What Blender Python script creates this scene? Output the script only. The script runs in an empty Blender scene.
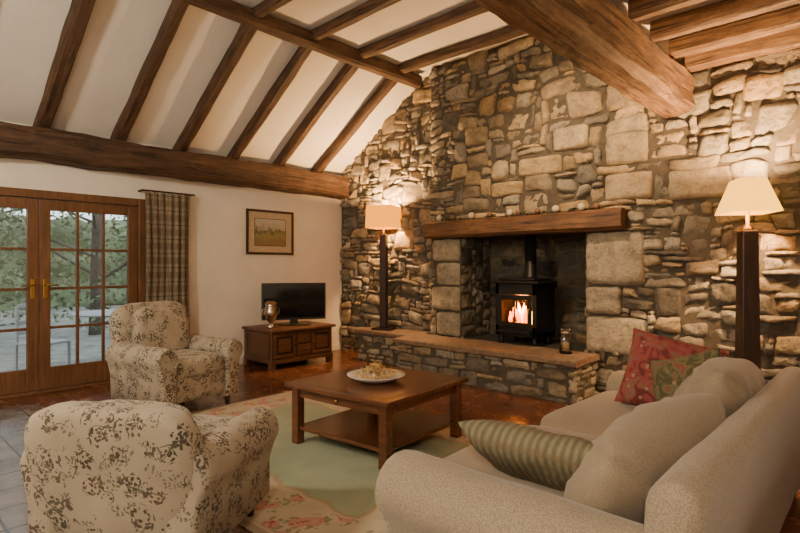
import bpy, bmesh, math, random
from mathutils import Vector, Matrix, noise, Euler
random.seed(7)
S=bpy.context.scene
COL=S.collection
# ------------------------------------------------------------ helpers
def link(o): COL.objects.link(o); return o
def mesh_obj(name, verts, faces, mat=None, smooth=False):
    me=bpy.data.meshes.new(name); me.from_pydata([tuple(v) for v in verts],[],faces); me.update()
    o=bpy.data.objects.new(name,me); link(o)
    if mat: me.materials.append(mat)
    if smooth:
        for p in me.polygons: p.use_smooth=True
    return o
def bm_obj(name,bm,mat=None,smooth=False):
    me=bpy.data.meshes.new(name); bmesh.ops.recalc_face_normals(bm,faces=bm.faces); bm.to_mesh(me); bm.free()
    o=bpy.data.objects.new(name,me); link(o)
    if mat: me.materials.append(mat)
    if smooth:
        for p in me.polygons: p.use_smooth=True
    return o
def empty(name,loc=(0,0,0),rz=0):
    e=bpy.data.objects.new(name,None); link(e); e.location=loc; e.rotation_euler=(0,0,rz); e.empty_display_size=.1; return e
def par(p,*ch):
    for c in ch:
        c.parent=p
    return p
def bevel(o,w=.01,s=2):
    m=o.modifiers.new('bev','BEVEL'); m.width=w; m.segments=s; m.limit_method='ANGLE'; return o
def box(name,x0,x1,y0,y1,z0,z1,mat,bev=0,seg=2):
    v=[(x,y,z) for x in(x0,x1) for y in(y0,y1) for z in(z0,z1)]
    f=[(0,1,3,2),(4,6,7,5),(0,4,5,1),(2,3,7,6),(0,2,6,4),(1,5,7,3)]
    o=mesh_obj(name,v,f,mat)
    if bev: bevel(o,bev,seg)
    return o
def boxes(name,lst,mat,bev=0):
    V=[];F=[]
    for (x0,x1,y0,y1,z0,z1) in lst:
        b=len(V)
        V+=[(x,y,z) for x in(x0,x1) for y in(y0,y1) for z in(z0,z1)]
        F+=[tuple(b+i for i in f) for f in [(0,1,3,2),(4,6,7,5),(0,4,5,1),(2,3,7,6),(0,2,6,4),(1,5,7,3)]]
    o=mesh_obj(name,V,F,mat)
    if bev: bevel(o,bev)
    return o
def superbox(name,dx,dy,dz,loc,mat,k=6,n=14,nz=.006,ns=4,rot=(0,0,0),seed=0,crown=0):
    bm=bmesh.new(); bmesh.ops.create_cube(bm,size=2)
    bmesh.ops.subdivide_edges(bm,edges=bm.edges[:],cuts=n,use_grid_fill=True)
    for v in bm.verts:
        p=v.co
        p=Vector([math.sin(c*math.pi/2) for c in p])
        m=(abs(p.x)**k+abs(p.y)**k+abs(p.z)**k)**(1/k)
        q=p/m
        w=Vector((q.x*dx/2,q.y*dy/2,q.z*dz/2))
        if crown: w.z*=1+crown*(1-q.x**2)*(1-q.y**2)
        nn=noise.noise(w*ns+Vector((seed,seed*2,0)))
        w+=q.normalized()*nn*nz
        v.co=w
    o=bm_obj(name,bm,mat,True); o.location=loc; o.rotation_euler=rot
    return o
def loft(name,prof,L,r,mat,axis='x',loc=(0,0,0),shear=0,nz=.004,seed=0,mid=6):
    a0=min(p[0] for p in prof);a1=max(p[0] for p in prof);b0=min(p[1] for p in prof);b1=max(p[1] for p in prof)
    ca,cb=(a0+a1)/2,(b0+b1)/2; ha,hb=(a1-a0)/2,(b1-b0)/2
    st=[]
    for k in range(6):
        a=math.radians(18*k); st.append((-L/2+r*(1-math.cos(a)),r*(1-math.sin(a))))
    for k in range(1,mid): st.append((-L/2+r+(L-2*r)*k/mid,0))
    for k in range(5,-1,-1):
        a=math.radians(18*k); st.append((L/2-r*(1-math.cos(a)),r*(1-math.sin(a))))
    V=[];F=[];n=len(prof)
    for (x,ins) in st:
        for (a,b) in prof:
            A=ca+(a-ca)*(ha-ins)/ha; B=cb+(b-cb)*(hb-ins)/hb
            V.append([x,A,B] if axis=='x' else [A,x,B])
    for i in range(len(st)-1):
        for j in range(n):
            k=(j+1)%n
            F.append((i*n+j,i*n+k,(i+1)*n+k,(i+1)*n+j))
    F.append(tuple(range(n))[::-1]); F.append(tuple((len(st)-1)*n+j for j in range(n)))
    for v in V:
        v[0]+=shear*v[2]
        d=noise.noise_vector(Vector(v)*4+Vector((seed,0,0)))*nz
        v[0]+=d.x;v[1]+=d.y;v[2]+=d.z
    bm=bmesh.new(); vs=[bm.verts.new(v) for v in V]
    for f in F: bm.faces.new([vs[i] for i in f])
    o=bm_obj(name,bm,mat,True); o.location=loc
    return o
def tube(name,pts,rad,mat,seg=8,cyc=False):
    cu=bpy.data.curves.new(name,'CURVE'); cu.dimensions='3D'; cu.bevel_depth=rad; cu.bevel_resolution=3
    sp=cu.splines.new('POLY'); sp.points.add(len(pts)-1)
    for i,p in enumerate(pts): sp.points[i].co=(*p,1)
    sp.use_cyclic_u=cyc
    o=bpy.data.objects.new(name,cu); link(o); cu.materials.append(mat); cu.use_fill_caps=True
    return o
def lathe(name,prof,mat,seg=32,loc=(0,0,0)):
    V=[];F=[];n=len(prof)
    for i in range(seg):
        a=2*math.pi*i/seg
        for r,z in prof: V.append((r*math.cos(a),r*math.sin(a),z))
    for i in range(seg):
        k=(i+1)%seg
        for j in range(n-1): F.append((i*n+j,k*n+j,k*n+j+1,i*n+j+1))
    bm=bmesh.new(); vs=[bm.verts.new(v) for v in V]
    for f in F: bm.faces.new([vs[i] for i in f])
    bmesh.ops.remove_doubles(bm,verts=bm.verts,dist=1e-5)
    o=bm_obj(name,bm,mat,True); o.location=loc; return o
def beam(name,p0,p1,w,h,mat,seed=0,amp=.012,up='Z',step=.1,bow=0):
    p0=Vector(p0);p1=Vector(p1);L=(p1-p0).length
    c=.18*min(w,h)
    base=[(-w/2+c,-h/2),(0,-h/2),(w/2-c,-h/2),(w/2,-h/2+c),(w/2,0),(w/2,h/2-c),(w/2-c,h/2),(0,h/2),(-w/2+c,h/2),(-w/2,h/2-c),(-w/2,0),(-w/2,-h/2+c)]
    n=len(base);ns=max(4,int(L/step));V=[];F=[]
    for i in range(ns+1):
        x=-L/2+L*i/ns
        for (a,b) in base:
            q=Vector((x*1.3+seed*7.3,a*5,b*5)); d=noise.noise_vector(q)*amp+noise.noise_vector(q*4)*amp*.35
            V.append((x,a+d.y,b+d.z+bow*math.sin(math.pi*i/ns)))
    for i in range(ns):
        for j in range(n):
            k=(j+1)%n; F.append((i*n+j,i*n+k,(i+1)*n+k,(i+1)*n+j))
    F.append(tuple(range(n))[::-1]);F.append(tuple(ns*n+j for j in range(n)))
    bm=bmesh.new(); vs=[bm.verts.new(v) for v in V]
    for f in F: bm.faces.new([vs[i] for i in f])
    o=bm_obj(name,bm,mat,False)
    o.location=(p0+p1)/2; o.rotation_euler=(p1-p0).to_track_quat('X','Z').to_euler()
    return o
def pillow(name,w,h,t,mat,seed=0,n=18,wr=.012,pinch=.07,pw=4):
    bm=bmesh.new()
    for s in(1,-1):
        g=[]
        for i in range(n+1):
            row=[]
            for j in range(n+1):
                u=math.sin((-1+2*i/n)*math.pi/2);v=math.sin((-1+2*j/n)*math.pi/2)
                uu,vv=u,v
                if pinch<0:
                    M=max(abs(u),abs(v)); 
                    if M>1e-6:
                        kk=(abs(u)**6+abs(v)**6)**(1/6); uu,vv=u*M/kk,v*M/kk
                x=w/2*uu*(1-max(pinch,0)*(1-v*v)); z=h/2*vv*(1-max(pinch,0)*(1-u*u))
                e=max(0,(1-abs(u)**pw)*(1-abs(v)**pw))**.5
                y=s*t/2*e
                nn=noise.noise(Vector((x*7+seed,z*7,s*3)))*wr+noise.noise(Vector((x*18+seed,z*18,s*3)))*wr*.35
                y+=nn*e*1.4
                row.append(bm.verts.new((x,y,z)))
            g.append(row)
        for i in range(n):
            for j in range(n):
                f=[g[i][j],g[i+1][j],g[i+1][j+1],g[i][j+1]]
                bm.faces.new(f if s<0 else f[::-1])
    bmesh.ops.remove_doubles(bm,verts=bm.verts,dist=1e-4)
    return bm_obj(name,bm,mat,True)
# ------------------------------------------------------------ materials
class NT:
    def __init__(s,name):
        s.m=bpy.data.materials.new(name); s.m.use_nodes=True; s.t=s.m.node_tree; s.b=s.t.nodes['Principled BSDF']; s.out=s.t.nodes['Material Output']
    def n(s,ty,**k):
        nd=s.t.nodes.new(ty)
        for a,v in k.items(): setattr(nd,a,v)
        return nd
    def l(s,a,b): s.t.links.new(a,b)
    def setv(s,**k):
        for a,v in k.items(): s.b.inputs[a.replace('_',' ')].default_value=v
    def coord(s,kind='Object',scale=(1,1,1),rot=(0,0,0),loc=(0,0,0)):
        tc=s.n('ShaderNodeTexCoord'); mp=s.n('ShaderNodeMapping'); mp.inputs['Scale'].default_value=scale; mp.inputs['Rotation'].default_value=rot; mp.inputs['Location'].default_value=loc
        s.l(tc.outputs[kind],mp.inputs[0]); return mp.outputs[0]
    def noise(s,vec,scale,detail=4,rough=.55,dist=0):
        nd=s.n('ShaderNodeTexNoise'); nd.inputs['Scale'].default_value=scale; nd.inputs['Detail'].default_value=detail; nd.inputs['Roughness'].default_value=rough; nd.inputs['Distortion'].default_value=dist
        if vec: s.l(vec,nd.inputs['Vector'])
        return nd.outputs['Fac']
    def vor(s,vec,scale,feat='F1',out='Distance',rnd=1):
        nd=s.n('ShaderNodeTexVoronoi',feature=feat); nd.inputs['Scale'].default_value=scale; nd.inputs['Randomness'].default_value=rnd
        if vec: s.l(vec,nd.inputs['Vector'])
        return nd.outputs[out]
    def ramp(s,fac,stops,interp='LINEAR'):
        r=s.n('ShaderNodeValToRGB'); r.color_ramp.interpolation=interp; e=r.color_ramp.elements
        while len(e)<len(stops): e.new(.5)
        for i,(p,c) in enumerate(stops):
            e[i].position=p; e[i].color=(*c,1) if len(c)==3 else c
        s.l(fac,r.inputs[0]); return r.outputs[0]
    def math(s,op,a,b=None):
        nd=s.n('ShaderNodeMath',operation=op)
        for i,x in enumerate((a,b)):
            if x is None: continue
            if isinstance(x,(int,float)): nd.inputs[i].default_value=x
            else: s.l(x,nd.inputs[i])
        return nd.outputs[0]
    def mix(s,f,a,b,mode='MIX'):
        nd=s.n('ShaderNodeMix',data_type='RGBA',blend_type=mode)
        for sock,x in ((nd.inputs[0],f),(nd.inputs[6],a),(nd.inputs[7],b)):
            if isinstance(x,(int,float)): sock.default_value=x
            elif isinstance(x,tuple): sock.default_value=(*x,1)
            else: s.l(x,sock)
        return nd.outputs[2]
    def bump(s,h,strength=.3,dist=.01):
        b=s.n('ShaderNodeBump'); b.inputs['Strength'].default_value=strength; b.inputs['Distance'].default_value=dist
        s.l(h,b.inputs['Height']); s.l(b.outputs[0],s.b.inputs['Normal'])
    def col(s,c): s.l(c,s.b.inputs['Base Color'])
def plain(name,c,rough=.5,metal=0,nscale=30,var=.12,bump=.1):
    t=NT(name); v=t.coord(); f=t.noise(v,nscale)
    d=tuple(max(0,x*(1-var)) for x in c); e=tuple(min(1,x*(1+var)) for x in c)
    t.col(t.ramp(f,[(.3,d),(.7,e)])); t.setv(Roughness=rough,Metallic=metal)
    if bump: t.bump(f,bump,.002)
    return t.m
def wood(name,dark,mid,light,rough=.55,g=1.0,bump=.35,axis='x',big=False):
    t=NT(name)
    sc={'x':(1.2*g,14*g,14*g),'y':(14*g,1.2*g,14*g),'z':(14*g,14*g,1.2*g)}[axis]
    v=t.coord('Object',sc); f=t.noise(v,2.2,6,.65,.6)
    v2=t.coord('Object',(1,1,1)); f2=t.noise(v2,3.0,3)
    c=t.ramp(f,[(.28,dark),(.5,mid),(.75,light)])
    c=t.mix(t.ramp(f2,[(.35,(0,0,0)),(.7,(.55,.55,.55))]),c,dark)
    h=f
    if big:
        v3=t.coord('Object',(.8,22,22)); f3=t.noise(v3,2.0,3,.5); c=t.mix(t.ramp(f3,[(.57,(0,0,0)),(.66,(.9,.9,.9))]),c,tuple(x*.4 for x in dark))
        v4=t.coord('Object',(4,7,7)); f4=t.noise(v4,2.2,6,.7); c=t.mix(t.ramp(f4,[(.5,(0,0,0)),(.72,(.6,.6,.6))]),c,tuple(x*.8 for x in dark)); h=t.mix(.5,f,f4)
    t.col(c); t.setv(Roughness=rough); t.bump(h,bump,.025 if big else .003); return t.m
def emis(name,c,s):
    t=NT(name); f=t.noise(t.coord(),6); t.l(t.ramp(f,[(.3,tuple(x*.8 for x in c)),(.7,c)]),t.b.inputs['Emission Color']); t.setv(Emission_Strength=s); t.b.inputs['Base Color'].default_value=(*c,1); return t.m

M_beam=wood('beam_oak',(.028,.013,.006),(.092,.045,.021),(.18,.095,.046),.7,1,.8,big=True)
M_beam2=wood('big_beam_oak',(.06,.028,.012),(.21,.110,.050),(.40,.235,.115),.7,1,.9,big=True)
M_mantel=wood('mantel_oak',(.055,.022,.008),(.165,.073,.026),(.28,.135,.053),.55,1,.5,big=True)
M_door=wood('door_pine',(.085,.036,.014),(.155,.071,.029),(.23,.112,.048),.4,1.5,.15,axis='z')
M_table=wood('table_mahogany',(.060,.022,.009),(.130,.048,.020),(.205,.084,.034),.20,1.4,.12)
M_cab=wood('cabinet_wood',(.042,.016,.007),(.11,.045,.018),(.19,.083,.035),.4,1.5,.2,axis='y')
M_darkwood=wood('dark_post_wood',(.014,.006,.003),(.036,.015,.008),(.065,.028,.014),.4,1.5,.2,axis='z')
M_iron=plain('cast_iron',(.022,.021,.020),.45,.6,60,.2,.2)
M_brass=plain('brass',(.6,.38,.12),.25,1,40,.1,0)
M_silver=plain('silver',(.50,.44,.35),.25,1,20,.3,.3)
M_black=plain('black_plastic',(.012,.012,.013),.3,0,20,.1,0)
M_screen=plain('tv_screen',(.006,.006,.007),.08,0,3,.1,0)
M_white=plain('china_white',(.75,.72,.66),.2,0,20,.05,0)
def plaster(name,c):
    t=NT(name); v=t.coord(); f=t.noise(v,2.2,5); f2=t.noise(v,25,3)
    t.col(t.ramp(f,[(.3,tuple(x*.9 for x in c)),(.7,c)])); t.setv(Roughness=.9)
    t.bump(t.mix(.3,f,f2),.35,.03); return t.m
M_plaster=plaster('plaster_cream',(.80,.74,.65))
M_ceil=plaster('ceiling_plaster',(.76,.72,.66))
def stone_mat(name,k=1.0):
    t=NT(name); at=t.n('ShaderNodeAttribute',attribute_name='scol'); v=t.coord()
    f=t.noise(v,7,8,.75); f2=t.noise(v,30,6,.75); f3=t.noise(v,3.5,4,.6)
    m=t.ramp(f,[(.28,(.46*k,.445*k,.41*k)),(.5,(1.1*k,1.05*k,.97*k)),(.72,(1.7*k,1.6*k,1.44*k))])
    c=t.mix(1.0,at.outputs['Color'],m,'MULTIPLY')
    c=t.mix(t.ramp(f2,[(.52,(0,0,0)),(.70,(.62,.62,.62))]),c,(.055*k,.046*k,.033*k))
    c=t.mix(t.ramp(f3,[(.52,(0,0,0)),(.75,(.4,.4,.4))]),c,(.27*k,.25*k,.19*k))
    t.col(c); t.setv(Roughness=.85)
    t.bump(t.mix(.5,f,f2),1.0,.06); return t.m
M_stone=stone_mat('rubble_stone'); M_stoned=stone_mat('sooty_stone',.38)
def mortar(name,c):
    t=NT(name); v=t.coord(); f=t.noise(v,18,6,.7); t.col(t.ramp(f,[(.3,tuple(x*.5 for x in c)),(.7,c)])); t.setv(Roughness=.95); t.bump(f,.8,.02); return t.m
M_mortar=mortar('mortar',(.12,.097,.068)); M_soot=mortar('soot',(.04,.035,.028))
M_slab=mortar('hearth_slab_stone',(.27,.175,.11))
def floral(name):
    t=NT(name); v=t.coord()
    dn=t.n('ShaderNodeTexNoise'); dn.inputs['Scale'].default_value=14; t.l(v,dn.inputs['Vector'])
    vv=t.n('ShaderNodeVectorMath',operation='MULTIPLY_ADD'); t.l(dn.outputs['Color'],vv.inputs[0]); vv.inputs[1].default_value=(.05,.05,.05); t.l(v,vv.inputs[2]); vw=vv.outputs[0]
    def layer(sc,sub,r,rs,off):
        mp=t.n('ShaderNodeMapping'); mp.inputs['Location'].default_value=off; t.l(vw,mp.inputs[0])
        d1=t.vor(mp.outputs[0],sc); d2=t.vor(mp.outputs[0],sub)
        return t.math('MULTIPLY',t.math('LESS_THAN',d1,r),t.math('LESS_THAN',d2,rs)),d1,d2
    L1,d1,d2=layer(10.5,62,.46,.46,(0,0,0)); L2,e1,e2=layer(13,78,.44,.43,(3.3,1.7,.4))
    n1=t.noise(v,10,1); 
    st=t.math('MULTIPLY',t.math('LESS_THAN',t.math('ABSOLUTE',t.math('SUBTRACT',n1,.5)),.009),t.math('LESS_THAN',d1,.55))
    base=t.ramp(t.noise(v,5,4),[(.3,(.32,.27,.20)),(.7,(.41,.35,.265))])
    lc=t.ramp(t.noise(v,11,2),[(.42,(.048,.045,.032)),(.5,(.075,.07,.045)),(.6,(.10,.055,.042))])
    c=t.mix(L2,base,(.145,.13,.09)); c=t.mix(st,c,(.085,.072,.048)); c=t.mix(L1,c,lc)
    t.col(c); t.setv(Roughness=.9); t.b.inputs['Sheen Weight'].default_value=.1
    t.bump(t.noise(v,300,2),.15,.002); return t.m
M_floral=floral('floral_fabric')
def sofafab(name,c,c2):
    t=NT(name); v=t.coord(); d=t.vor(v,190); f=t.noise(v,4)
    base=t.ramp(d,[(.2,c),(.65,c2)]); t.col(t.mix(t.ramp(f,[(.35,(0,0,0)),(.75,(.2,.2,.2))]),base,c2)); t.setv(Roughness=.95); t.b.inputs['Sheen Weight'].default_value=.2
    t.bump(d,.3,.003); return t.m
M_sofa=sofafab('oatmeal_fabric',(.41,.335,.245),(.27,.215,.15))
M_cush=sofafab('cushion_fabric',(.34,.27,.19),(.265,.21,.145))
def stripes(name,cols,sc,rot=(0,0,0)):
    t=NT(name); v=t.coord('Object',(1,1,1),rot); w=t.n('ShaderNodeTexWave'); w.inputs['Scale'].default_value=sc; w.inputs['Distortion'].default_value=2.2; w.inputs['Detail'].default_value=3; t.l(v,w.inputs['Vector'])
    c=t.ramp(w.outputs['Fac'],[(.2,cols[0]),(.5,cols[1]),(.8,cols[2])])
    w2=t.n('ShaderNodeTexWave',bands_direction='Z'); w2.inputs['Scale'].default_value=6; w2.inputs['Distortion'].default_value=1; t.l(v,w2.inputs['Vector'])
    c=t.mix(t.ramp(w2.outputs['Fac'],[(.6,(0,0,0)),(.9,(.55,.55,.55))]),c,(.17,.115,.07))
    c=t.mix(t.ramp(t.noise(v,60,3),[(.4,(0,0,0)),(.7,(.6,.6,.6))]),c,cols[1])
    t.col(c); t.setv(Roughness=.95); t.bump(w.outputs['Fac'],.6,.008); return t.m
M_pgreen=stripes('green_striped_knit',[(.12,.11,.06),(.17,.15,.09),(.235,.205,.13)],11,(0,0,.15))
def pfloral(name,a,b,c3):
    t=NT(name); v=t.coord(); n1=t.noise(v,12,3,.5,1.5); d=t.vor(v,17)
    c=t.ramp(n1,[(.38,a),(.5,b),(.62,c3)],'EASE'); c=t.mix(t.math('LESS_THAN',d,.17),c,(.30,.20,.11)); t.col(c); t.setv(Roughness=.9); t.bump(t.noise(v,200),.2,.002); return t.m
M_pred=pfloral('red_floral_fabric',(.13,.026,.026),(.28,.055,.05),(.20,.11,.07))
M_pgr2=pfloral('green_floral_fabric',(.08,.07,.03),(.17,.145,.07),(.22,.07,.045))
def plaid(name):
    t=NT(name); tc=t.n('ShaderNodeTexCoord'); sp=t.n('ShaderNodeSeparateXYZ'); t.l(tc.outputs['UV'],sp.inputs[0])
    def st(s,per,w,off=0): return t.math('LESS_THAN',t.math('FRACT',t.math('ADD',t.math('DIVIDE',s,per),off)),w)
    u,v=sp.outputs[0],sp.outputs[1]; c=(.30,.24,.155)
    c=t.mix(t.math('MULTIPLY',st(u,.16,.45),.6),c,(.12,.095,.065)); c=t.mix(t.math('MULTIPLY',st(v,.16,.45),.6),c,(.12,.095,.065))
    c=t.mix(t.math('MULTIPLY',st(u,.16,.06,.3),.8),c,(.05,.05,.055)); c=t.mix(t.math('MULTIPLY',st(v,.16,.06,.3),.8),c,(.05,.05,.055))
    c=t.mix(t.math('MULTIPLY',st(v,.16,.05,.75),.6),c,(.24,.11,.06))
    t.col(c); t.setv(Roughness=.95); return t.m
M_plaid=plaid('plaid_curtain')
def tiles(name,c1,c2,mort,size,rough):
    t=NT(name); v=t.coord(); b=t.n('ShaderNodeTexBrick'); b.offset=0; b.inputs['Scale'].default_value=1; b.inputs['Brick Width'].default_value=size; b.inputs['Row Height'].default_value=size
    b.inputs['Mortar Size'].default_value=.007; b.inputs['Color1'].default_value=(*c1,1); b.inputs['Color2'].default_value=(*c2,1); b.inputs['Mortar'].default_value=(*mort,1); t.l(v,b.inputs['Vector'])
    f=t.noise(v,6,5); c=t.mix(1,b.outputs['Color'],t.ramp(f,[(.3,(.65,.65,.65)),(.7,(1.25,1.25,1.25))]),'MULTIPLY'); t.col(c)
    t.l(t.ramp(f,[(.3,(rough*.7,)*3),(.7,(rough*1.3,)*3)]),t.b.inputs['Roughness'])
    h=t.math('SUBTRACT',t.math('MULTIPLY',f,.3),b.outputs['Fac']); t.bump(h,.25,.004); return t.m
M_terra=tiles('terracotta_tile',(.19,.072,.033),(.12,.046,.023),(.055,.03,.018),.30,.24)
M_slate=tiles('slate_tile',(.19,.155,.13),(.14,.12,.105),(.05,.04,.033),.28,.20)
def rugmat(name,hx,hy):
    t=NT(name); v=t.coord(); sp=t.n('ShaderNodeSeparateXYZ'); t.l(v,sp.inputs[0])
    ex=t.math('SUBTRACT',hx,t.math('ABSOLUTE',sp.outputs[0])); ey=t.math('SUBTRACT',hy,t.math('ABSOLUTE',sp.outputs[1])); e=t.math('MINIMUM',ex,ey)
    en=t.math('ADD',e,t.math('MULTIPLY',t.math('SUBTRACT',t.noise(v,3,2),.5),.22))
    field=t.ramp(t.noise(v,3,3),[(.35,(.27,.32,.215)),(.65,(.35,.385,.265))])
    bord=t.ramp(t.noise(v,6,3),[(.3,(.44,.37,.255)),(.7,(.55,.465,.335))])
    c=t.mix(t.math('GREATER_THAN',en,.42),bord,field)
    c=t.mix(t.math('MULTIPLY',t.math('LESS_THAN',t.math('ABSOLUTE',t.math('SUBTRACT',en,.42)),.016),.6),c,(.36,.25,.15))
    # warp so blossoms read as petalled clusters
    dn=t.n('ShaderNodeTexNoise'); dn.inputs['Scale'].default_value=20; t.l(v,dn.inputs['Vector'])
    vv=t.n('ShaderNodeVectorMath',operation='MULTIPLY_ADD'); t.l(dn.outputs['Color'],vv.inputs[0]); vv.inputs[1].default_value=(.05,.05,.05); t.l(v,vv.inputs[2])
    d=t.vor(vv.outputs[0],5.6); d2=t.vor(vv.outputs[0],30)
    inb=t.math('MULTIPLY',t.math('LESS_THAN',en,.39),t.math('GREATER_THAN',e,.06))
    lf=t.math('MULTIPLY',t.math('LESS_THAN',d,.48),t.math('LESS_THAN',d2,.42))
    c=t.mix(t.math('MULTIPLY',inb,lf),c,(.25,.24,.13)); c=t.mix(t.math('MULTIPLY',inb,t.math('LESS_THAN',d,.30)),c,(.50,.26,.21)); pet=t.math('MULTIPLY',t.math('LESS_THAN',d,.27),t.math('LESS_THAN',d2,.36))
    c=t.mix(t.math('MULTIPLY',inb,pet),c,(.36,.09,.085)); c=t.mix(t.math('MULTIPLY',inb,t.math('LESS_THAN',d,.07)),c,(.5,.36,.2))
    c=t.mix(t.math('LESS_THAN',e,.04),c,(.36,.28,.19))
    t.col(c); t.setv(Roughness=1); t.bump(t.noise(v,180,2),.5,.004); return t.m
def glass(name,tint=(1,1,1),g=.12):
    t=NT(name); tr=t.n('ShaderNodeBsdfTransparent'); tr.inputs[0].default_value=(*tint,1); gl=t.n('ShaderNodeBsdfGlossy'); gl.inputs['Roughness'].default_value=.03
    fr=t.n('ShaderNodeFresnel'); fr.inputs[0].default_value=1.5; mx=t.n('ShaderNodeMixShader'); t.l(t.math('ADD',fr.outputs[0],g*.3),mx.inputs[0]); t.l(tr.outputs[0],mx.inputs[1]); t.l(gl.outputs[0],mx.inputs[2]); t.l(mx.outputs[0],t.out.inputs['Surface']); return t.m
M_glass=glass('window_glass')
def shade(name,c,e,k,dk=.15):
    t=NT(name); v=t.coord(); f=t.noise(v,60,2); cc=t.ramp(f,[(.3,tuple(x*.9 for x in c)),(.7,c)])
    df=t.n('ShaderNodeBsdfDiffuse'); tl=t.n('ShaderNodeBsdfTranslucent'); em=t.n('ShaderNodeEmission'); em.inputs[1].default_value=e
    t.l(t.mix(1,cc,(dk,dk,dk),'MULTIPLY'),df.inputs[0]); t.l(t.mix(1,cc,(k,k,k),'MULTIPLY'),tl.inputs[0]); t.l(cc,em.inputs[0])
    m1=t.n('ShaderNodeMixShader'); m1.inputs[0].default_value=.5; t.l(df.outputs[0],m1.inputs[1]); t.l(tl.outputs[0],m1.inputs[2])
    ad=t.n('ShaderNodeAddShader'); t.l(m1.outputs[0],ad.inputs[0]); t.l(em.outputs[0],ad.inputs[1]); t.l(ad.outputs[0],t.out.inputs['Surface']); return t.m
M_shade=shade('lampshade_parchment',(1.0,.30,.004),2.6,.0)
M_shade2=shade('lampshade_cream',(1.0,.44,.03),4.0,.0)
M_shade3=shade('fill_shade_cream',(.9,.75,.55),.3,.3,.4)  # shade of the added fill lamps, out of view

# ------------------------------------------------------------ room constants
WX=-6.15; RY=5.26; BY=5.07; CZ=3.70; CL=-4.47; BX=-4.23; XE=2.2; YB=-2.6
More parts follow.
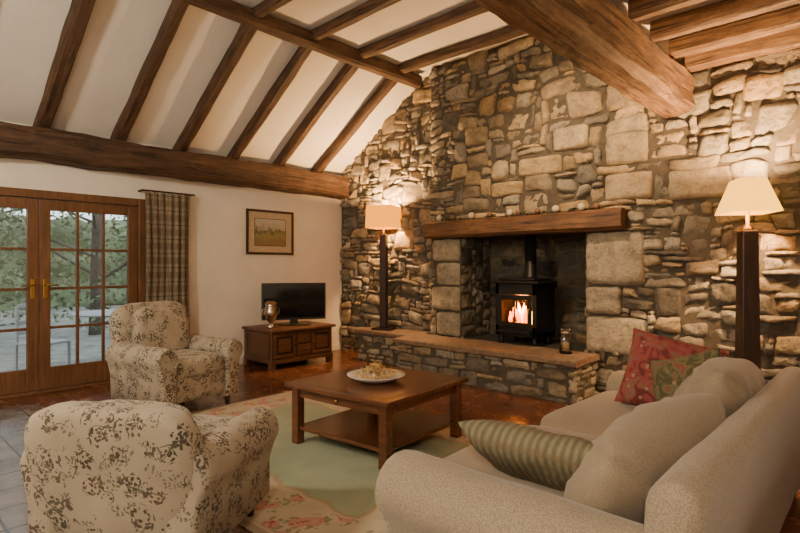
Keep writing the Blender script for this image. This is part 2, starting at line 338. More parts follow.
# ------------------------------------------------------------ stone generator
PAL={'grey':[(.29,.265,.215),(.21,.19,.16),(.36,.325,.26),(.26,.235,.19),(.14,.13,.115),(.32,.30,.26)],
     'tan':[(.40,.33,.225),(.35,.28,.185),(.29,.23,.155)],
     'gold':[(.52,.39,.22),(.45,.325,.175),(.45,.35,.215)]}
def pick(g):
    r=random.random()
    k='gold' if r<g else ('tan' if r<g+.3 else 'grey'); c=random.choice(PAL[k]); s=random.uniform(.68,1.25); return tuple(x*s for x in c)
def stones(name,O,U,Vv,N,w,h,mat,fixed=(),holes=(),zone=None,inside=None,cell=(.075,.048),prot=(.0,.055),warp=.034,gap=.003,par_=None,dark=1,skew=1):
    O=Vector(O);U=Vector(U);Vv=Vector(Vv);N=Vector(N)
    nx=max(1,round(w/cell[0]));ny=max(1,round(h/cell[1]));cx=w/nx;cy=h/ny
    occ=[[False]*nx for _ in range(ny)]
    rects=[]
    for (x0,x1,y0,y1,c,p) in fixed:
        rects.append((x0,x1,y0,y1,c,p,True))
    for r in list(fixed)+list(holes):
        x0,x1,y0,y1=r[:4]
        for j in range(ny):
            for i in range(nx):
                a=(i+.5)*cx;b=(j+.5)*cy
                if x0<a<x1 and y0<b<y1: occ[j][i]=True
    order=[(i,j) for j in range(ny) for i in range(nx)]
    big=[]
    if skew>=1:
        for q in range(int(w*h*7)):
            i=random.randrange(nx);j=random.randrange(ny); big.append((i,j))
    def place(i,j,bw,bh,g,strict):
        bw=min(bw,nx-i);bh=min(bh,ny-j)
        if strict:
            if any(occ[j+q][i+r] for q in range(bh) for r in range(bw)): return
        else:
            k=0
            while k<bw and not occ[j][i+k]: k+=1
            bw=k; ok=1
            while ok<bh and all(not occ[j+ok][i+q] for q in range(bw)): ok+=1
            bh=ok
        for q in range(bh):
            for r in range(bw): occ[j+q][i+r]=True
        rects.append((i*cx,(i+bw)*cx,j*cy,(j+bh)*cy,pick(g),random.uniform(*prot),False))
    for (i,j) in big:
        a=(i+.5)*cx;b=(j+.5)*cy
        if inside and not inside(a,b): continue
        z=zone(a,b) if zone else (1,5,1,3,.08)
        place(i,j,random.randint(3,6),random.randint(3,5),z[4]+.08,True)
    for (i,j) in order:
        if occ[j][i]: continue
        a=(i+.5)*cx;b=(j+.5)*cy
        if inside and not inside(a,b): continue
        z=zone(a,b) if zone else (1,5,1,3,.08)
        bw=random.randint(z[0],z[1]);bh=random.randint(z[2],z[3]); bw=max(bw,bh if random.random()<.6 else 1)
        place(i,j,bw,bh,z[4],False)
    V=[];F=[];C=[]
    for (x0,x1,y0,y1,c,p,fx) in rects:
        W=x1-x0-2*gap;H=y1-y0-2*gap;mx=(x0+x1)/2;my=(y0+y1)/2
        nu=max(5,min(13,int(W/.035)+4));nv=max(5,min(10,int(H/.03)+4))
        k=random.uniform(3.2,9) if not fx else 11;pw=random.uniform(4,10) if not fx else 14
        tx=random.uniform(-.6,.6);ty=random.uniform(-.5,.5);sd=random.uniform(0,99)
        fz=0 if fx else skew
        K=[[random.uniform(-1,1)*min(.045,.14*W)*fz for _ in range(4)],[random.uniform(-1,1)*min(.024,.19*H)*fz for _ in range(4)]]
        b=len(V)
        for j in range(nv+1):
            for i in range(nu+1):
                u=math.sin((-1+2*i/nu)*math.pi/2);v=math.sin((-1+2*j/nv)*math.pi/2)
                Mx=max(abs(u),abs(v)); 
                if Mx>1e-6:
                    m=(abs(u)**k+abs(v)**k)**(1/k); uu=u*Mx/m; vv=v*Mx/m
                else: uu=vv=0
                hh=-.035+(p+.035)*max(0,1-Mx**pw)**.5
                hh+=(tx*uu*W*.12+ty*vv*H*.26)*(1-Mx**6)+(noise.noise(Vector((uu*W*9+sd,vv*H*9,sd)))*.028+noise.noise(Vector((uu*W*25+sd,vv*H*25,sd)))*.015)*(1-Mx**6)
                wt=((1-uu)*(1-vv)/4,(1+uu)*(1-vv)/4,(1+uu)*(1+vv)/4,(1-uu)*(1+vv)/4)
                X=mx+uu*W/2+sum(a*q for a,q in zip(wt,K[0]));Y=my+vv*H/2+sum(a*q for a,q in zip(wt,K[1]))
                if not fx:
                    X+=noise.noise(Vector((X*2.6,Y*2.6,3.1)))*warp*1.5+noise.noise(Vector((uu*2+sd,vv*2,1)))*.014
                    Y+=noise.noise(Vector((X*2.0,Y*2.6,9.7)))*warp*1.9+noise.noise(Vector((uu*2,vv*2+sd,5)))*.013
                else:
                    X+=noise.noise(Vector((uu*2+sd,vv*2,1)))*.012; Y+=noise.noise(Vector((uu*2,vv*2+sd,5)))*.012
                V.append(O+U*X+Vv*Y+N*hh); C.append(tuple(q*dark for q in c))
        for j in range(nv):
            for i in range(nu):
                a=b+j*(nu+1)+i; F.append((a,a+1,a+nu+2,a+nu+1))
    if U.cross(Vv).dot(N)<0: F=[f[::-1] for f in F]
    o=mesh_obj(name,V,F,mat,True)
    at=o.data.attributes.new('scol','FLOAT_COLOR','POINT')
    flat=[]
    for c in C: flat+=[c[0],c[1],c[2],1]
    at.data.foreach_set('color',flat)
    if par_: o.parent=par_
    return o
# ------------------------------------------------------------ walls & floor
floor=boxes('floor',[(WX-.3,XE+.2,YB-.2,5.9,-.2,0)],M_terra)
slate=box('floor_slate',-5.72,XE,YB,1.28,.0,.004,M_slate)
DY0,DY1,DZ=.38,2.39,2.0
wall_w=boxes('wall_west',[(WX-.3,WX,YB-.2,DY0,0,2.8),(WX-.3,WX,DY1,5.9,0,2.8),(WX-.3,WX,DY0,DY1,DZ,2.8)],M_plaster)
wall_s=box('wall_south',WX-.3,XE+.2,YB-.2,YB,0,4,M_plaster)
wall_e=box('wall_east',XE,XE+.2,YB,5.9,0,4,M_plaster)
OX0,OX1,OZ0,OZ1=-3.78,-2.25,.405,1.60
wall_n=boxes('wall_north',[(WX,BX,RY,5.9,0,4),(BX,OX0,BY,5.9,0,4),(OX1,XE,BY,5.9,0,4),(OX0,OX1,BY,5.9,OZ1,4),(OX0,OX1,BY,5.9,0,OZ0-.05),(OX0,OX1,5.68,5.9,OZ0-.05,OZ1)],M_mortar)
def slope(x): return 2.62+(x-WX)*(CZ-2.62)/(CL-WX)
def zoneB(a,b):
    x=BX+a
    if x<-1.55 and b>1.75 and x>-3.95: return (2,6,1,5,.36) if b<3.05 else (1,5,1,3,.15)
    if x>-1.6 and b>1.9: return (1,6,1,4,.18)
    if x>-1.6: return (1,5,1,3,.06)
    return (1,5,1,2,.1)
Q=lambda x0,x1,z0,z1,c,p:(x0-BX,x1-BX,z0,z1,c,p)
qg=[(.40,.355,.275),(.35,.31,.245),(.37,.32,.23)]
fixed=[Q(OX1+.0,-1.69,1.07,1.585,qg[0],.05),Q(OX1,-1.90,.79,1.06,qg[1],.055),Q(OX1,-1.66,.415,.78,qg[0],.05),
 Q(-4.20,OX0,1.31,1.585,qg[2],.045),Q(-4.12,OX0,1.02,1.30,qg[1],.05),Q(-4.22,OX0,.72,1.01,qg[2],.045),Q(-4.12,OX0,.415,.71,qg[1],.05),
 Q(-2.06,-1.62,1.86,2.13,(.46,.36,.23),.05),Q(-1.5,-1.0,1.83,2.10,(.40,.33,.23),.045),Q(-2.60,-2.22,2.42,2.66,(.47,.39,.27),.045),Q(-3.35,-2.95,2.02,2.18,(.48,.35,.19),.045),Q(-3.0,-2.5,2.2,2.4,(.46,.35,.20),.045),Q(-2.05,-1.66,2.2,2.5,(.42,.34,.23),.05),Q(-2.05,-1.55,2.72,3.0,(.38,.30,.20),.04)]
stones('stone_facing_breast',(BX,BY,0),(1,0,0),(0,0,1),(0,-1,0),XE-BX,CZ,M_stone,fixed,[(OX0-BX,OX1-BX,0,OZ1),(-4.25-BX,-1.82-BX,1.59,1.80)],zoneB,lambda a,b:(b<CZ-.03 if BX+a<-1.5 else b<3.02),par_=wall_n)
stones('stone_facing_recess',(WX,RY,0),(1,0,0),(0,0,1),(0,-1,0),BX-WX,CZ,M_stone,(),(),lambda a,b:(1,5,1,3,.10),lambda a,b:b<slope(WX+a)+.05,par_=wall_n)
stones('stone_facing_side',(BX,RY,0),(0,-1,0),(0,0,1),(-1,0,0),RY-BY,CZ,M_stone,(),(),lambda a,b:(2,3,2,4,.10),None,warp=.005,par_=wall_n,skew=.2,prot=(.005,.03))
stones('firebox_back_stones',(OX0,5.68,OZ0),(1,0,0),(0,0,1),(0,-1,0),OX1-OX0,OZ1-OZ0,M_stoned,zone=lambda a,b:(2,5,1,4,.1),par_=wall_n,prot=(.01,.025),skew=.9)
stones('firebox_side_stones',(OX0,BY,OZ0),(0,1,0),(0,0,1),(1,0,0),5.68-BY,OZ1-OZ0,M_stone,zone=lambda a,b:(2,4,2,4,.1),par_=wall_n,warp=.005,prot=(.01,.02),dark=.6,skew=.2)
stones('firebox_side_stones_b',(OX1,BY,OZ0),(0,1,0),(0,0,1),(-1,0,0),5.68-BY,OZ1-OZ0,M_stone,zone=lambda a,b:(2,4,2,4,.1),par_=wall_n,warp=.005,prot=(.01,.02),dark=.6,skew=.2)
# hearth and plinth
HX0,HX1,HY=-4.33,-2.13,4.55
hearth=empty('hearth'); par(hearth,boxes('core',[(HX0+.02,HX1-.02,HY+.03,BY-.002,0,.355)],M_mortar))
stones('front_stones',(HX0,HY+.03,0),(1,0,0),(0,0,1),(0,-1,0),HX1-HX0,.35,M_stone,zone=lambda a,b:(2,5,1,3,.05),par_=hearth,warp=.008,prot=(.01,.03),skew=.6)
stones('end_stones',(HX1-.02,HY+.03,0),(0,1,0),(0,0,1),(1,0,0),BY-HY-.03,.35,M_stone,zone=lambda a,b:(2,4,1,2,.05),par_=hearth,warp=.005,prot=(.01,.02),skew=.3)
sl=beam('slab',(HX0-.02,(HY+BY)/2-.02,.38),(HX1+.03,(HY+BY)/2-.02,.38),BY-HY+.02,.06,M_slab,3,.014); sl.parent=hearth
fb=box('firebox_floor',OX0+.01,OX1-.01,BY,5.66,.355,.405,M_soot); fb.parent=hearth
pl=empty('stone_plinth'); par(pl,boxes('core',[(-5.32,HX0-.03,4.84,RY-.002,0,.36)],M_mortar))
stones('front_stones',(-5.34,4.85,0),(1,0,0),(0,0,1),(0,-1,0),.98,.35,M_stone,zone=lambda a,b:(2,4,1,2,.05),par_=pl,warp=.008,prot=(.01,.03),skew=.5)
stones('end_stones',(-5.32,RY,0),(0,-1,0),(0,0,1),(-1,0,0),RY-4.85,.35,M_stone,zone=lambda a,b:(2,4,1,2,.05),par_=pl,warp=.005,prot=(.01,.02),skew=.3)
sp=beam('slab',(-5.37,5.03,.385),(HX0-.03,5.03,.385),.43,.05,M_slab,8,.006); sp.parent=pl
# ceilings
cs=mesh_obj('ceiling_slope',[(WX-.1,YB,slope(WX-.1)),(CL,YB,CZ),(CL,5.9,CZ),(WX-.1,5.9,slope(WX-.1)),(WX-.1,YB,slope(WX-.1)+.1),(CL,YB,CZ+.1),(CL,5.9,CZ+.1),(WX-.1,5.9,slope(WX-.1)+.1)],[(0,1,2,3),(7,6,5,4),(0,4,5,1),(1,5,6,2),(2,6,7,3),(3,7,4,0)],M_ceil)
cf=box('ceiling',CL,-1.45,YB,5.9,CZ,CZ+.1,M_ceil)
cl=boxes('ceiling_low',[(-1.45,XE,YB,5.9,3.03,3.10),(-1.5,-1.42,YB,5.9,2.86,CZ)],M_ceil)
beams=empty('ceiling_beams')
def cb(*a,**k):
    o=beam(*a,**k); o.parent=beams; return o
Ys=[-1.96,-1.29,-.62,.05,.72,1.39,2.08,2.75,3.42,4.08,4.73]
for i,y in enumerate(Ys):
    cb(f'rafter_{i+1}',(WX+.02,y,slope(WX+.02)-.05),(CL+.03,y,CZ-.05),.115,.13,M_beam,i,.018)
    cb(f'joist_{i+1}',(CL,y,CZ-.045),(-1.5,y,CZ-.045),.10,.11,M_beam,i+20,.015,bow=random.uniform(-.02,.02))
cb('purlin',(CL,YB+.01,3.60),(CL,5.10,3.60),.13,.15,M_beam,41,.018)
cb('wall_plate',(WX+.10,YB+.01,2.42),(WX+.10,5.22,2.42),.24,.32,M_beam,50,.036)
cb('main_beam',(-1.44,YB+.01,2.74),(-1.44,5.12,2.74),.30,.34,M_beam2,60,.040,step=.08)
for i in range(17):
    y=5.0-.43*i
    if y<YB+.1: break
    cb(f'low_joist_{i+1}',(-1.32,y-.04,2.965),(XE-.01,y-.04,2.965),.10,.13,M_beam2 if i<4 else M_beam,i+80,.012)
mantel=beam('mantel_beam',(-4.25,5.015,1.69),(-1.86,5.015,1.69),.17,.20,M_mantel,71,.012)
bb=box('baseboard_west',WX,WX+.015,2.9,5.2,0,.10,M_plaster,.003)
# ------------------------------------------------------------ french doors
def frenchdoor():
    e=empty('door_1')
    X0,X1=WX-.075,WX-.02
    fr=boxes('frame',[(WX-.12,WX+.012,DY0,DY0+.075,0,DZ),(WX-.12,WX+.012,DY1-.075,DY1,0,DZ),(WX-.12,WX+.012,DY0+.075,DY1-.075,DZ-.08,DZ),(WX-.12,WX+.012,DY0+.075,DY1-.075,0,.03)],M_door,.006); fr.parent=e
    for li,(a,b) in enumerate([(DY0+.08,1.383),(1.389,DY1-.08)]):
        L=[(X0,X1,a,a+.095,.035,DZ-.085),(X0,X1,b-.095,b,.035,DZ-.085),(X0,X1,a+.095,b-.095,DZ-.19,DZ-.085),(X0,X1,a+.095,b-.095,.035,.25)]
        g0,g1,h0,h1=a+.095,b-.095,.25,DZ-.19
        xm=(X0+X1)/2
        for k in(1,2):
            y=g0+(g1-g0)*k/3; L.append((xm-.018,xm+.018,y-.014,y+.014,h0,h1))
        for k in(1,2,3):
            z=h0+(h1-h0)*k/4; L.append((xm-.017,xm+.017,g0,g1,z-.014,z+.014))
        o=boxes(f'leaf_{li+1}',L,M_door,.004); o.parent=e
        g=box(f'glass_{li+1}',xm-.003,xm+.003,g0,g1,h0,h1,M_glass); g.parent=e
        yy=1.383-.05 if li==0 else 1.389+.05
        p=box(f'handle_plate_{li+1}',X1,X1+.008,yy-.02,yy+.02,.93,1.13,M_brass,.003); p.parent=e
        s=-1 if li==0 else 1
        h=tube(f'handle_{li+1}',[(X1+.005,yy,1.07),(X1+.05,yy,1.07),(X1+.055,yy+s*.02,1.07),(X1+.055,yy+s*.10,1.065)],.009,M_brass); h.parent=e
frenchdoor()
def curtain():
    e=empty('plaid_curtain'); n=90;nz=24;W=.50;V=[];F=[];UV=[]
    for j in range(nz+1):
        z=2.07+(.42-2.07)*j/nz
        for i in range(n+1):
            t=i/n; ph=t*2*math.pi*6.0
            amp=.035+.012*math.sin(t*9); sq=1-.06*math.sin(math.pi*min(1,j/nz))
            y=2.58+(t-.5)*W*sq+.012*math.sin(ph*2+1)
            x=-6.02+amp*math.sin(ph+.25*math.sin(z*3))*(.75+.35*j/nz)+.006*noise.noise(Vector((t*8,z*4,0)))
            V.append((x,y,z)); UV.append((t*1.3,z))
    for j in range(nz):
        for i in range(n):
            a=j*(n+1)+i; F.append((a,a+1,a+n+2,a+n+1))
    o=mesh_obj('cloth',V,F,M_plaid,True); uv=o.data.uv_layers.new(name='UVMap')
    for l in o.data.loops: uv.data[l.index].uv=UV[l.vertex_index]
    sm=o.modifiers.new('sol','SOLIDIFY'); sm.thickness=.006
    o.parent=e
    p=tube('pole',[(-6.02,2.30,2.085),(-6.02,2.90,2.085)],.010,M_darkwood); p.parent=e
    for y in(2.32,2.87):
        b=box('bracket',WX,-6.02,y-.01,y+.01,2.075,2.095,M_darkwood); b.parent=e
curtain()
def picture():
    e=empty('framed_picture'); y0,y1,z0,z1=3.64,4.37,1.41,2.0; f=.03;X=WX
    o=boxes('frame',[(X,X+.03,y0,y1,z0,z0+f),(X,X+.03,y0,y1,z1-f,z1),(X,X+.03,y0,y0+f,z0+f,z1-f),(X,X+.03,y1-f,y1,z0+f,z1-f)],M_darkwood,.006); o.parent=e
    m=box('mat_board',X,X+.012,y0+f,y1-f,z0+f,z1-f,plain('matboard',(.46,.37,.25),.8)); m.parent=e
    t=NT('landscape_print'); v=t.coord(); sp=t.n('ShaderNodeSeparateXYZ'); t.l(v,sp.inputs[0])
    h=t.math('ADD',t.math('MULTIPLY',t.math('SUBTRACT',sp.outputs[2],1.58),3.6),t.math('MULTIPLY',t.math('SUBTRACT',t.noise(v,12,6,.7),.5),1.3))
    t.col(t.ramp(h,[(.05,(.20,.15,.08)),(.35,(.24,.22,.10)),(.48,(.08,.085,.045)),(.62,(.34,.31,.23)),(.9,(.42,.42,.38))])); t.setv(Roughness=.4)
    p=box('print',X+.012,X+.015,y0+.13,y1-.13,z0+.12,z1-.12,t.m); p.parent=e
    g=box('print_line',X+.0121,X+.0135,y0+.122,y1-.122,z0+.112,z1-.112,M_darkwood); g.parent=e
picture()
sk=empty('wall_socket'); par(sk,box('plate',WX,WX+.01,2.93,3.01,.96,1.04,M_white,.003),box('switch',WX+.01,WX+.014,2.955,2.985,.98,1.02,M_white,.002))
def cabinet():
    e=empty('tv_cabinet'); x0,x1,y0,y1=-6.10,-5.45,3.56,4.54
    L=[(x0,x1-.02,y0+.03,y1-.03,.10,.455)]
    par(e,boxes('carcass',L,M_cab,.004),box('top',x0,x1+.02,y0-.01,y1+.01,.455,.49,M_cab,.01),box('plinth_rail',x0,x1-.005,y0+.02,y1-.02,.07,.12,M_cab,.006))
    ft=[]
    for x in(x0+.04,x1-.05):
        for y in(y0+.05,y1-.05): ft.append((x-.035,x+.035,y-.035,y+.035,0,.08))
    par(e,boxes('feet',ft,M_cab,.006))
    D=[];P=[];xf=x1-.02
    secs=[(y0+.05,y0+.36),(y0+.39,y1-.39),(y1-.36,y1-.05)]
    for i,(a,b) in enumerate(secs):
        f=.035
        if i!=1:
            D+=[(xf,xf+.018,a,b,.14,.14+f),(xf,xf+.018,a,b,.43-f,.43),(xf,xf+.018,a,a+f,.14+f,.43-f),(xf,xf+.018,b-f,b,.14+f,.43-f)]; P.append((xf,xf+.006,a+f,b-f,.14+f,.43-f))
            D.append((xf,xf+.012,a+f+.03,b-f-.03,.20,.37))
        else:
            D+=[(xf,xf+.016,a,b,.14,.275),(xf,xf+.016,a,b,.295,.43)]
    par(e,boxes('fronts',D,M_cab,.005),boxes('panels',P,M_darkwood))
    for (y,z) in [((secs[1][0]+secs[1][1])/2,.21),((secs[1][0]+secs[1][1])/2,.36),(secs[0][1]-.018,.29),(secs[2][0]+.018,.29)]:
        k=lathe('knob',[(0,0),(.006,0),(.006,.012),(.014,.018),(.012,.028),(0,.03)],M_darkwood,12,(xf+.016,y,z)); k.rotation_euler=(0,math.pi/2,0); k.parent=e
    par(e,boxes('end_panel',[(x0+.05,x1-.07,y0+.02,y0+.03,.14,.17),(x0+.05,x1-.07,y0+.02,y0+.03,.41,.44),(x0+.05,x0+.09,y0+.02,y0+.03,.17,.41),(x1-.11,x1-.07,y0+.02,y0+.03,.17,.41)],M_cab,.003))
cabinet()
def tv():
    e=empty('television',(-5.74,4.10,.492),math.radians(-30))
    par(e,box('housing',-.03,.02,-.41,.41,.07,.545,M_black,.008),box('screen',.02,.023,-.39,.39,.095,.525,M_screen),box('bezel_bottom',.018,.026,-.41,.41,.07,.088,M_black,.002),
        box('neck',-.03,.0,-.05,.05,.01,.09,M_black,.005),superbox('stand_base',.20,.42,.016,(0,0,.008),M_black,k=4,n=6,nz=0))
tv()
def urn():
    e=empty('silver_urn',(-5.66,3.70,.492)); e.scale=(.95,.95,1.2)
    par(e,lathe('body',[(0,0),(.055,0),(.06,.012),(.03,.03),(.025,.05),(.06,.085),(.085,.13),(.088,.17),(.07,.205),(.065,.22),(.08,.245),(.076,.245),(.062,.222),(0,.2)],M_silver,28))
    for s in(1,-1): par(e,tube('handle',[(0,s*.08,.12),(0,s*.12,.15),(0,s*.125,.19),(0,s*.075,.21)],.007,M_silver))
    par(e,superbox('contents',.12,.12,.07,(0,0,.24),plain('dried_potpourri',(.16,.08,.03),.9,0,60,.5,.8),k=2,n=8,nz=.03,ns=25))
urn()
# ------------------------------------------------------------ armchairs
def armprof(H,out,ri=.10):
    P=[(-.075,.0),(-.075,H-.22)]
    for a in range(200,-41,-20):
        r=math.radians(a); P.append((.015+ri*math.cos(r),H-ri+ri*math.sin(r)))
    P+=[(.065,H-.26),(.065,.0)]
    if out<0: P=[(-a,b) for a,b in P][::-1]
    return P
def armchair(name,loc,rz,H=.93,w=.80,D=.84,armH=.60,tilt=10,seed=0,tk=.17,kb=4.5):
    e=empty(name,loc,rz)
    par(e,superbox('seat_base',D-.16,w-.16,.24,(.02,0,.24),M_floral,k=9,n=10,nz=.003,seed=seed))
    par(e,superbox('seat_cushion',D-.20,w-.24,.17,(.07,0,.40),M_floral,k=6,n=14,nz=.01,seed=seed+3,crown=.18))
    for s in(1,-1):
        a=loft('arm_l' if s>0 else 'arm_r',armprof(armH-.10,s),D-.10,.035,M_floral,'x',(.03,s*(w/2-.075),.10),nz=.008,seed=seed+s); a.parent=e
        sc=[( (D-.10)/2+.028, s*(w/2-.06)+.085*math.cos(t), armH-.10+.085*math.sin(t)) for t in [k*math.pi/8 for k in range(17)]]
        t_=tube('arm_piping',sc,.005,M_floral,cyc=True); t_.parent=e
    b=superbox('back',tk,w-.04,H-.13,(-D/2+.13,0,(H-.13)/2+.12),M_floral,k=kb,n=18,nz=.012,seed=seed+7,rot=(0,-math.radians(tilt),0)); b.parent=e
    ib=superbox('inner_back_cushion',.14,w-.26,H-.50,(-D/2+.24,0,.46+(H-.5)/2),M_floral,k=4,n=12,nz=.01,seed=seed+9,rot=(0,-math.radians(tilt),0)); ib.parent=e
    for x in(-D/2+.12,D/2-.09):
        for y in(-w/2+.09,w/2-.09):
            f=lathe('foot',[(0,0),(.017,0),(.028,.09),(.03,.13),(0,.13)],M_darkwood,12,(x,y,0)); f.parent=e
    return e
armchair('armchair',(-4.67,2.06,0),math.radians(12),H=.94,w=.79,D=.84,seed=1)
armchair('armchair',(-2.43,1.00,.016),math.radians(123),H=.70,w=.77,D=.79,armH=.53,tilt=8,seed=20,tk=.16,kb=5)
# ------------------------------------------------------------ sofa (local: x forward, y width)
def sofa():
    e=empty('sofa',(-.88,2.50,0),math.pi)
    W=2.32;D=1.07
    par(e,superbox('base',.96,W-.25,.26,(0,0,.20),M_sofa,k=12,n=12,nz=.003))
    for i,y in enumerate((-.51,.51)):
        par(e,superbox(f'seat_cushion_{i+1}',.84,1.0,.17,(.12,y,.375),M_cush,k=7,n=16,nz=.012,seed=i*5,crown=.12))
    for s in(1,-1):
        a=loft('arm_l' if s>0 else 'arm_r',armprof(.49,s,.12),D-.03,.05,M_sofa,'x',(.0,s*(W/2-.13),.07),nz=.008,seed=30+s,mid=10); a.parent=e
        a.scale=(1,1.12,1)
    bt=.61
    prof=[(-.07,0),(-.07,bt-.12)]+[(.0+.07*math.cos(math.radians(a)),bt-.07+.07*math.sin(math.radians(a))) for a in range(180,-1,-20)]+[(.07,0)]
    b=loft('back',prof,W-.14,.05,M_sofa,'y',(-.43,0,.10),shear=-.06,nz=.008,seed=44,mid=16); b.parent=e
    for i,(y,z,h,w_) in enumerate(((.50,.545,.42,.90),(-.46,.58,.45,.98))):
        c=pillow(f'back_cushion_{i+1}',w_,h,.30,M_cush,seed=i*9+2,n=24,wr=.03,pinch=-1,pw=3); c.parent=e; c.location=(-.235,y,z)
        c.rotation_euler=Euler((math.radians(-24),math.radians(-5 if i else 4),math.radians(90)+(.07 if i else -.12)))
    for x in(-.45,.45):
        for y in(-1.05,1.05): par(e,lathe('foot',[(0,0),(.022,0),(.035,.07),(0,.08)],M_darkwood,12,(x,y,0)))
sofa()
p=pillow('throw_pillow',.52,.43,.15,M_pgreen,3); p.location=(-.94,1.76,.545); p.rotation_euler=(math.radians(52),math.radians(0),math.radians(4))
p=pillow('throw_pillow',.50,.45,.16,M_pred,11); p.location=(-.93,3.20,.635); p.rotation_euler=(math.radians(-22),math.radians(12),math.radians(14))
p=pillow('throw_pillow',.38,.36,.13,M_pgr2,17); p.location=(-.80,3.03,.62); p.rotation_euler=(math.radians(-20),math.radians(-18),math.radians(-10))
# ------------------------------------------------------------ rug
RXC,RYC,RHX,RHY=-2.98,2.36,1.42,1.04
rm=rugmat('floral_rug_wool',RHX,RHY)
rug=box('rug',-RHX,RHX,-RHY,RHY,0,.010,rm,.004); rug.location=(RXC,RYC,.001); rug.rotation_euler=(0,0,math.radians(2))
# ------------------------------------------------------------ coffee table
def table():
    e=empty('coffee_table',(-2.72,2.67,.0135),math.radians(5)); h=.425;t=.47;l=.40
    par(e,box('top',-t,t,-t,t,h-.03,h,M_table,.006),boxes('top_inlay',[(-t+.07,t-.07,-t+.07,t-.07,h,h+.0015)],M_table))
    legs=[(sx*l-.032,sx*l+.032,sy*l-.032,sy*l+.032,0,h-.03) for sx in(1,-1) for sy in(1,-1)]
    par(e,boxes('legs',legs,M_table,.005))
    par(e,boxes('apron',[(-l,l,s*(l-.0)-.012,s*l+.012,h-.10,h-.03) for s in(1,-1)]+[(s*l-.012,s*l+.012,-l,l,h-.10,h-.03) for s in(1,-1)],M_table,.003))
    par(e,box('lower_shelf',-l-.01,l+.01,-l-.01,l+.01,.095,.12,M_table,.004),boxes('drawer_front',[(-.20,.20,-l-.016,-l-.010,h-.092,h-.038)],M_table,.002))
    k=lathe('knob',[(0,0),(.01,0),(.014,.015),(0,.02)],M_brass,10,(0,-l-.016,h-.065)); k.rotation_euler=(math.pi/2,0,0); k.parent=e
table()
def plate():
    e=empty('decorative_bowl',(-2.70,2.63,.4425))
    par(e,lathe('dish',[(0,.004),(.09,.004),(.10,0),(.11,.004),(.16,.022),(.205,.045),(.207,.05),(.16,.032),(.10,.014),(0,.012)],M_white,40))
    mg=plain('gold_decor',(.62,.44,.18),.35,.6,30,.4,.4); ml=plain('pine_cone',(.20,.12,.055),.7,0,30,.4,.2); mc=plain('cream_bauble',(.62,.54,.40),.4,0,20,.1,.1)
    bm=bmesh.new()
    for i in range(220):
        a=random.uniform(0,6.28);r=random.uniform(.0,.14);z=.045+random.uniform(0,.09)*(1-r/.17)
        m=Matrix.Translation((r*math.cos(a),r*math.sin(a),z))@Euler((random.uniform(-1,1),random.uniform(-.8,.8),random.uniform(0,6))).to_matrix().to_4x4()@Matrix.Diagonal((random.uniform(.018,.042),.0035,.0025,1))
        bmesh.ops.create_icosphere(bm,subdivisions=1,radius=1,matrix=m)
    par(e,bm_obj('gold_sprigs',bm,mg,True))
    for nm,mt,off,cnt in(('cones',ml,0,6),('baubles',mc,1.1,9)):
        bm=bmesh.new()
        for i in range(cnt):
            a=i*2.4+off;r=.03+.010*i
            bmesh.ops.create_icosphere(bm,subdivisions=2,radius=.017,matrix=Matrix.Translation((r*math.cos(a),r*math.sin(a),.07-.12*r)))
        par(e,bm_obj(nm,bm,mt,True))
plate()
